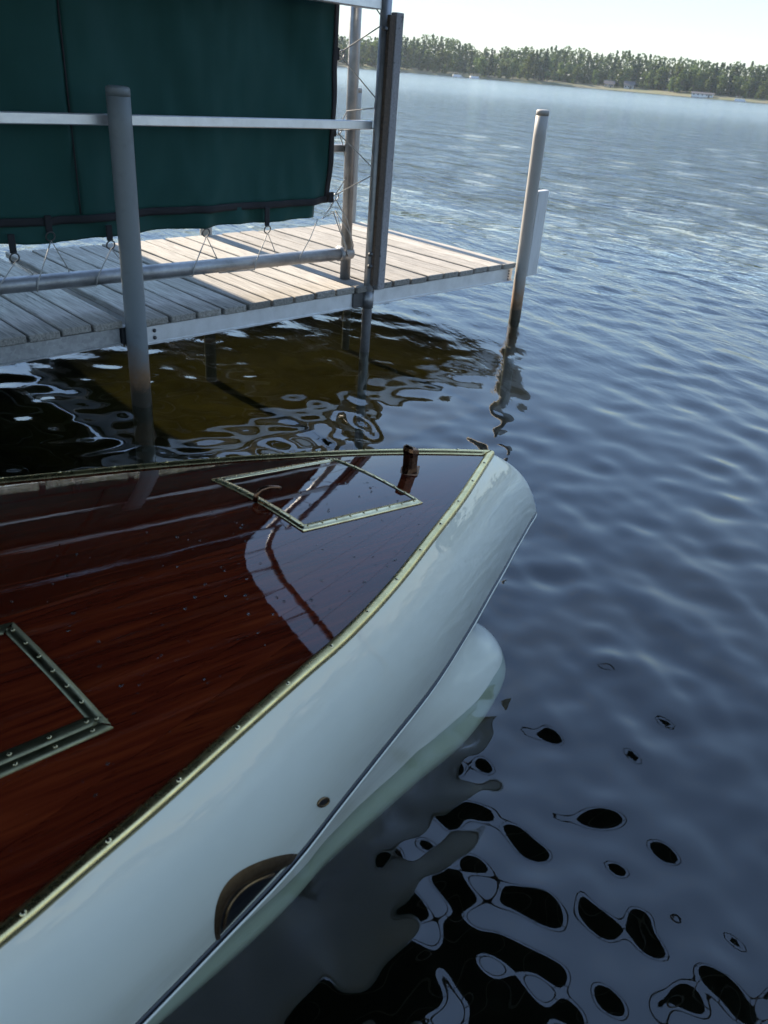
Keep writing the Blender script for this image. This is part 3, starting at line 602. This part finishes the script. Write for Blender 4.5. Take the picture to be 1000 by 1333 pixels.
for i in range(NP): 
    pl = deck_grid('plank', edges[i] + .0005, edges[i + 1] - .0005, .015, LEND - .02, 110, 7, 0, 'mahogany', deck, .005)
    pl.data.materials[0] = MATS['mahogany']
# brass half-round along the deck edge
scr = bmesh.new(); bmesh.ops.create_uvsphere(scr, u_segments=10, v_segments=5, radius=.0042)
for v in scr.verts: v.co.z *= .45
screw_me = bpy.data.meshes.new('screw'); scr.to_mesh(screw_me); scr.free(); screw_me.materials.append(MATS['hatch_brass']); screw_me.shade_smooth()
for sg in (-1, 1):
    ls = np.concatenate([[0.0], .02 + (LEND - .02) * np.linspace(0, 1, 130) ** 1.5]); pr = [(-.0145, .0), (-.012, .0055), (-.005, .0092), (.003, .0088), (.008, .004), (.0085, -.006), (.004, -.010)]
    y = deck_w(ls); z = zs(ls, -sg * y); tg = np.gradient(np.stack([ls, y], -1), axis=0); tg /= np.linalg.norm(tg, axis=1)[:, None]
    P = np.array([[(-(l - t[1] * dy), sg * (yy + t[0] * dy), zz + dz) for dy, dz in pr] for l, yy, zz, t in zip(ls, y, z, tg)])
    if sg > 0: P[:, :, 1] = np.abs(P[:, :, 1])
    else: P[:, :, 1] = np.minimum(P[:, :, 1], .0)
    rl = obj('rub_rail', grid_mesh('rub_rail', P), 'brass', boat, True)
    l = .09
    while l < 3.0:
        yy = float(deck_w(l)); o = obj('screw', screw_me, parent=rl); o.location = (-l, sg * (yy + .001), float(zs(l, -sg * yy)) + .0092); o.rotation_euler = (-sg * .25, 0, 0); l += .118

# hatches
def on_deck(l, y, dz=0): return Vector((-l, -y, float(zs(l, y)) + dz))
def strip(name, A, B, wid, parent, inner, mat='hatch_brass', dz=.0035, scr_n=8, crown=.0012, thick=.004):
    """flat brass strip from A to B (l, y), its inner edge on A-B shifted towards `inner`"""
    A = np.array(A, float); B = np.array(B, float); d = (B - A) / np.linalg.norm(B - A); nn = np.array([-d[1], d[0]])
    if nn @ (np.array(inner) - A) < 0: nn = -nn
    n = 26; rows = []
    for k in range(n):
        q = A + (B - A) * k / (n - 1); mit = min(k, n - 1 - k)
        row = []
        for j, (f, h) in enumerate(((0, -thick), (0, 0), (.5, crown), (1, 0), (1, -thick))):
            e = wid * f; sh = e * (1 if k == 0 else (-1 if k == n - 1 else 0)) * .0
            p = q + nn * e + d * ((e if k == 0 else -e) if k in (0, n - 1) else 0); row.append(list(on_deck(p[0], p[1], dz + h)))
        rows.append(row)
    o = obj(name, grid_mesh(name, np.array(rows)), mat, parent); o.data.shade_smooth()
    for k in range(scr_n):
        q = A + (B - A) * (k + .5) / scr_n + nn * wid * .5; s_ = obj('screw', screw_me, parent=parent); s_.location = on_deck(q[0], q[1], dz + .0018); s_.scale = (.75, .75, .6)
    return o
def lid(name, corners, parent, dz, tilt=(0, 0)):
    a, b_, c_, d_ = [np.array(q, float) for q in corners]; n = 26; P = np.zeros((n, n, 3)); uv = np.zeros((n, n, 2))
    for i in range(n):
        for j in range(n):
            u, v = i / (n - 1), j / (n - 1); q = a * (1 - u) * (1 - v) + b_ * u * (1 - v) + c_ * u * v + d_ * (1 - u) * v
            p = on_deck(q[0], q[1], dz + tilt[0] * (u - .5) + tilt[1] * (v - .5)); P[i, j] = p; uv[i, j] = (q[0], q[1])
    return obj(name, grid_mesh(name, P, uv), 'mahogany', parent, True)
h1 = thing('bow_hatch', '', ''); h1.parent = boat
for k in ('label', 'category'): del h1[k]
HA, HBk, HC, HD = (.782, -.196), (.430, -.175), (.410, .133), (.753, .118); ctr = (.59, -.03)
for k, (p, q) in enumerate(((HA, HD), (HD, HC), (HC, HBk), (HBk, HA))): strip('frame_strip', p, q, .0195 if k != 2 else .015, h1, ctr, scr_n=9)
lid('lid', [HA, HBk, HC, HD], h1, .0022, (.001, .002))
hp = [on_deck(.769, -.033, .004), on_deck(.768, -.033, .020), on_deck(.755, -.033, .029), on_deck(.735, -.031, .032), on_deck(.712, -.028, .028), on_deck(.706, -.027, .025)]
obj('handle', tubem(hp, .0045, 10, radii=[.007, .0055, .005, .0048, .0042, .003]), 'bronze', h1, True)
h2 = thing('deck_hatch', '', ''); h2.parent = boat
for k in ('label', 'category'): del h2[k]
A2, B2, C2, D2 = (1.348, .154), (1.309, .398), (1.95, .43), (1.95, .10); ctr2 = (1.6, .3)
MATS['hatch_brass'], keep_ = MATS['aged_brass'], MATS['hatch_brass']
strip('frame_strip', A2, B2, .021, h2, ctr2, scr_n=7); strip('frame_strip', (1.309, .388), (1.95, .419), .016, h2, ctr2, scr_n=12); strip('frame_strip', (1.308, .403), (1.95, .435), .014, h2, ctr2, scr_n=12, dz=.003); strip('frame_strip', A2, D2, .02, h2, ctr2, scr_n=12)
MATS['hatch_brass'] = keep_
lid('lid', [A2, D2, (1.95, .417), (1.309, .386)], h2, .0015, (0, .001))
# bow fitting
bf = thing('bow_fitting', '', ''); bf.parent = boat
for k in ('label', 'category'): del bf[k]
bc = on_deck(.317, -.009); bf.location = bc; bf.rotation_euler = (0, -.09, 0)
bm = bmesh.new(); v = [bm.verts.new(p) for p in ((-.038, 0, .001), (0, -.03, .001), (.038, 0, .001), (0, .03, .001))]; tp = [bm.verts.new((p.co.x * .9, p.co.y * .9, .005)) for p in v]
bm.faces.new(tp); bm.faces.new(v[::-1]); [bm.faces.new((v[i], v[(i + 1) % 4], tp[(i + 1) % 4], tp[i])) for i in range(4)]
obj('base_plate', bm, 'bronze', bf)
bm = bmesh.new(); prof = [(.0, .017, .018), (.012, .015, .0165), (.045, .0155, .017), (.055, .0175, .0185), (.064, .016, .017), (.068, .010, .011)]; rings = []
for z, hx, hy in prof: rings.append([bm.verts.new((hx * x + .004 * (z / .06), hy * y, z + .004 + (.006 * -x if z > .05 else 0))) for x, y in ((-1, -.6), (-.6, -1), (.6, -1), (1, -.6), (1, .6), (.6, 1), (-.6, 1), (-1, .6))])
for A, B in zip(rings, rings[1:]):
    for k in range(8): bm.faces.new((A[k], A[(k + 1) % 8], B[(k + 1) % 8], B[k]))
bm.faces.new(rings[-1]); bm.faces.new(rings[0][::-1]); obj('post', bm, 'bronze', bf)
# brass exhaust port let into the topsides just above the stripe, and a drain
def on_side(l, v, off=0.):
    """v: 0 at the knuckle, 1 at the deck edge"""
    i = np.argmin(abs(c_kn[:, 0] - l)); u = (l - (-.266)) / (LEND + .266); uu = np.clip(u, 0, 1)
    vv = 12 * (1 - v); j = min(int(vv), 11); f = vv - j
    def at(q): return np.array([np.interp(uu, U, q[:, k]) for k in range(3)])
    p = at(lev[j]) * (1 - f) + at(lev[j + 1]) * f; d = at(lev[min(j + 1, 12)]) - at(lev[j]); e = .004
    t = np.array([np.interp(np.clip(uu + e, 0, 1), U, lev[j][:, k]) - np.interp(np.clip(uu - e, 0, 1), U, lev[j][:, k]) for k in range(3)])
    n = np.cross(t, d); n /= np.linalg.norm(n); n = n if n[1] > 0 else -n
    p = p + n * off; return (-p[0], -p[1], p[2])
pt = thing('exhaust_port', '', ''); pt.parent = boat
for k in ('label', 'category'): del pt[k]
l0p, l1p = 1.075, 1.262
def port_top(x): return .66 * (math.sin(math.pi * min(1, max(0, x)) ** .80)) ** .85 * (1 - .30 * (1 - x)) if 0 < x < 1 else 0
n = 40; rows_o, rows_m, rows_i, rows_in = [], [], [], []
PH = .70
for i in range(n + 1):
    x = i / n; l = l0p + (l1p - l0p) * x; vo = PH * port_top(x); xi = .20 + .74 * x; li = l0p + (l1p - l0p) * xi; vi = PH * .70 * port_top(.02 + .96 * x)
    rows_o.append(on_side(l, .0 + vo, .0005)); rows_m.append(on_side(l0p + (l1p - l0p) * (.5 * x + .5 * xi), .0 + .5 * (vo + vi), .0055)); rows_i.append(on_side(li, .0 + vi, .002)); rows_in.append(on_side(li, .012 + vi, -.03))
me = grid_mesh('flange', np.array([rows_o, rows_m, rows_i])); obj('flange', me, 'port_brass', pt, True)
bm = bmesh.new(); bm.faces.new([bm.verts.new(on_side(l0p + (l1p - l0p) * (.20 + .74 * i / n), .0 + PH * .70 * port_top(.02 + .96 * i / n), .0018)) for i in range(n + 1)]); obj('opening', bm, 'port_dark', pt)
bm = bmesh.new(); lv = [on_side(l0p + (l1p - l0p) * (.27 + .60 * i / 20), .012 + PH * .60 * port_top(.06 + .88 * i / 20), .003) for i in range(21)]; tube(bm, lv, .003, 6); obj('inner_lip', bm, 'port_brass', pt, True)
dr = thing('drain', '', ''); dr.parent = boat
for k in ('label', 'category'): del dr[k]
dc = on_side(.972, .19, .0015)
pts = [on_side(.972 + .010 * math.cos(a) + .004 * math.sin(a), .19 + .052 * math.sin(a), .0018) for a in np.linspace(0, 2 * math.pi, 25)]
obj('rim', tubem(pts, .0022, 7, cap=False), 'port_brass', dr, True)
bm = bmesh.new(); bm.faces.new([bm.verts.new(on_side(.972 + .009 * math.cos(a) + .004 * math.sin(a), .19 + .048 * math.sin(a), .0012)) for a in np.linspace(0, 2 * math.pi, 24, endpoint=False)]); obj('opening', bm, 'port_dark', dr)
# water beads on the varnish
vs, fs = [], []; g = np.random.default_rng(8)
for k in range(230):
    l = g.uniform(.45, 1.65); f = g.uniform(-.1, .95); y = f * float(deck_w(l)); r = .0010 + .0026 * g.random() ** 2.2
    if (1.29 < l and .13 < y < .43) and g.random() < .8: continue
    c_ = on_deck(l, y, .0003 + (.003 if .43 < l < .77 and -.19 < y < .12 else 0)); i0 = len(vs); ex = g.uniform(.8, 1.25)
    for ring_, (rr, zz) in enumerate(((1, 0), (.86, .30), (.5, .50))):
        for a in range(8): vs.append((c_.x + r * rr * ex * math.cos(a * .785), c_.y + r * rr / ex * math.sin(a * .785), c_.z + r * zz))
    vs.append((c_.x, c_.y, c_.z + r * .56))
    for q in range(2):
        for a in range(8): fs.append((i0 + q * 8 + a, i0 + q * 8 + (a + 1) % 8, i0 + q * 8 + 8 + (a + 1) % 8, i0 + q * 8 + 8 + a))
    for a in range(8): fs.append((i0 + 16 + a, i0 + 16 + (a + 1) % 8, i0 + 24))
o = obj('water_beads', pymesh('water_beads', vs, fs, 'droplet'), parent=boat); o.data.shade_smooth(); o['kind'] = 'stuff'

# ------------------------------------------------------------------ summer haze over the lake
hb_ = NB('haze'); vp = hb_.n('VolumePrincipled', Color=c4(.75, .87, 1.), Density=.00011, Anisotropy=.2); hb_.t.links.new(vp.outputs[0], hb_.out.inputs['Volume'])
kind(obj('haze', boxm((-3200, -60, -5.2), (3200, 3300, 40)), 'haze'), 'stuff', 'thin pale summer haze over the lake')
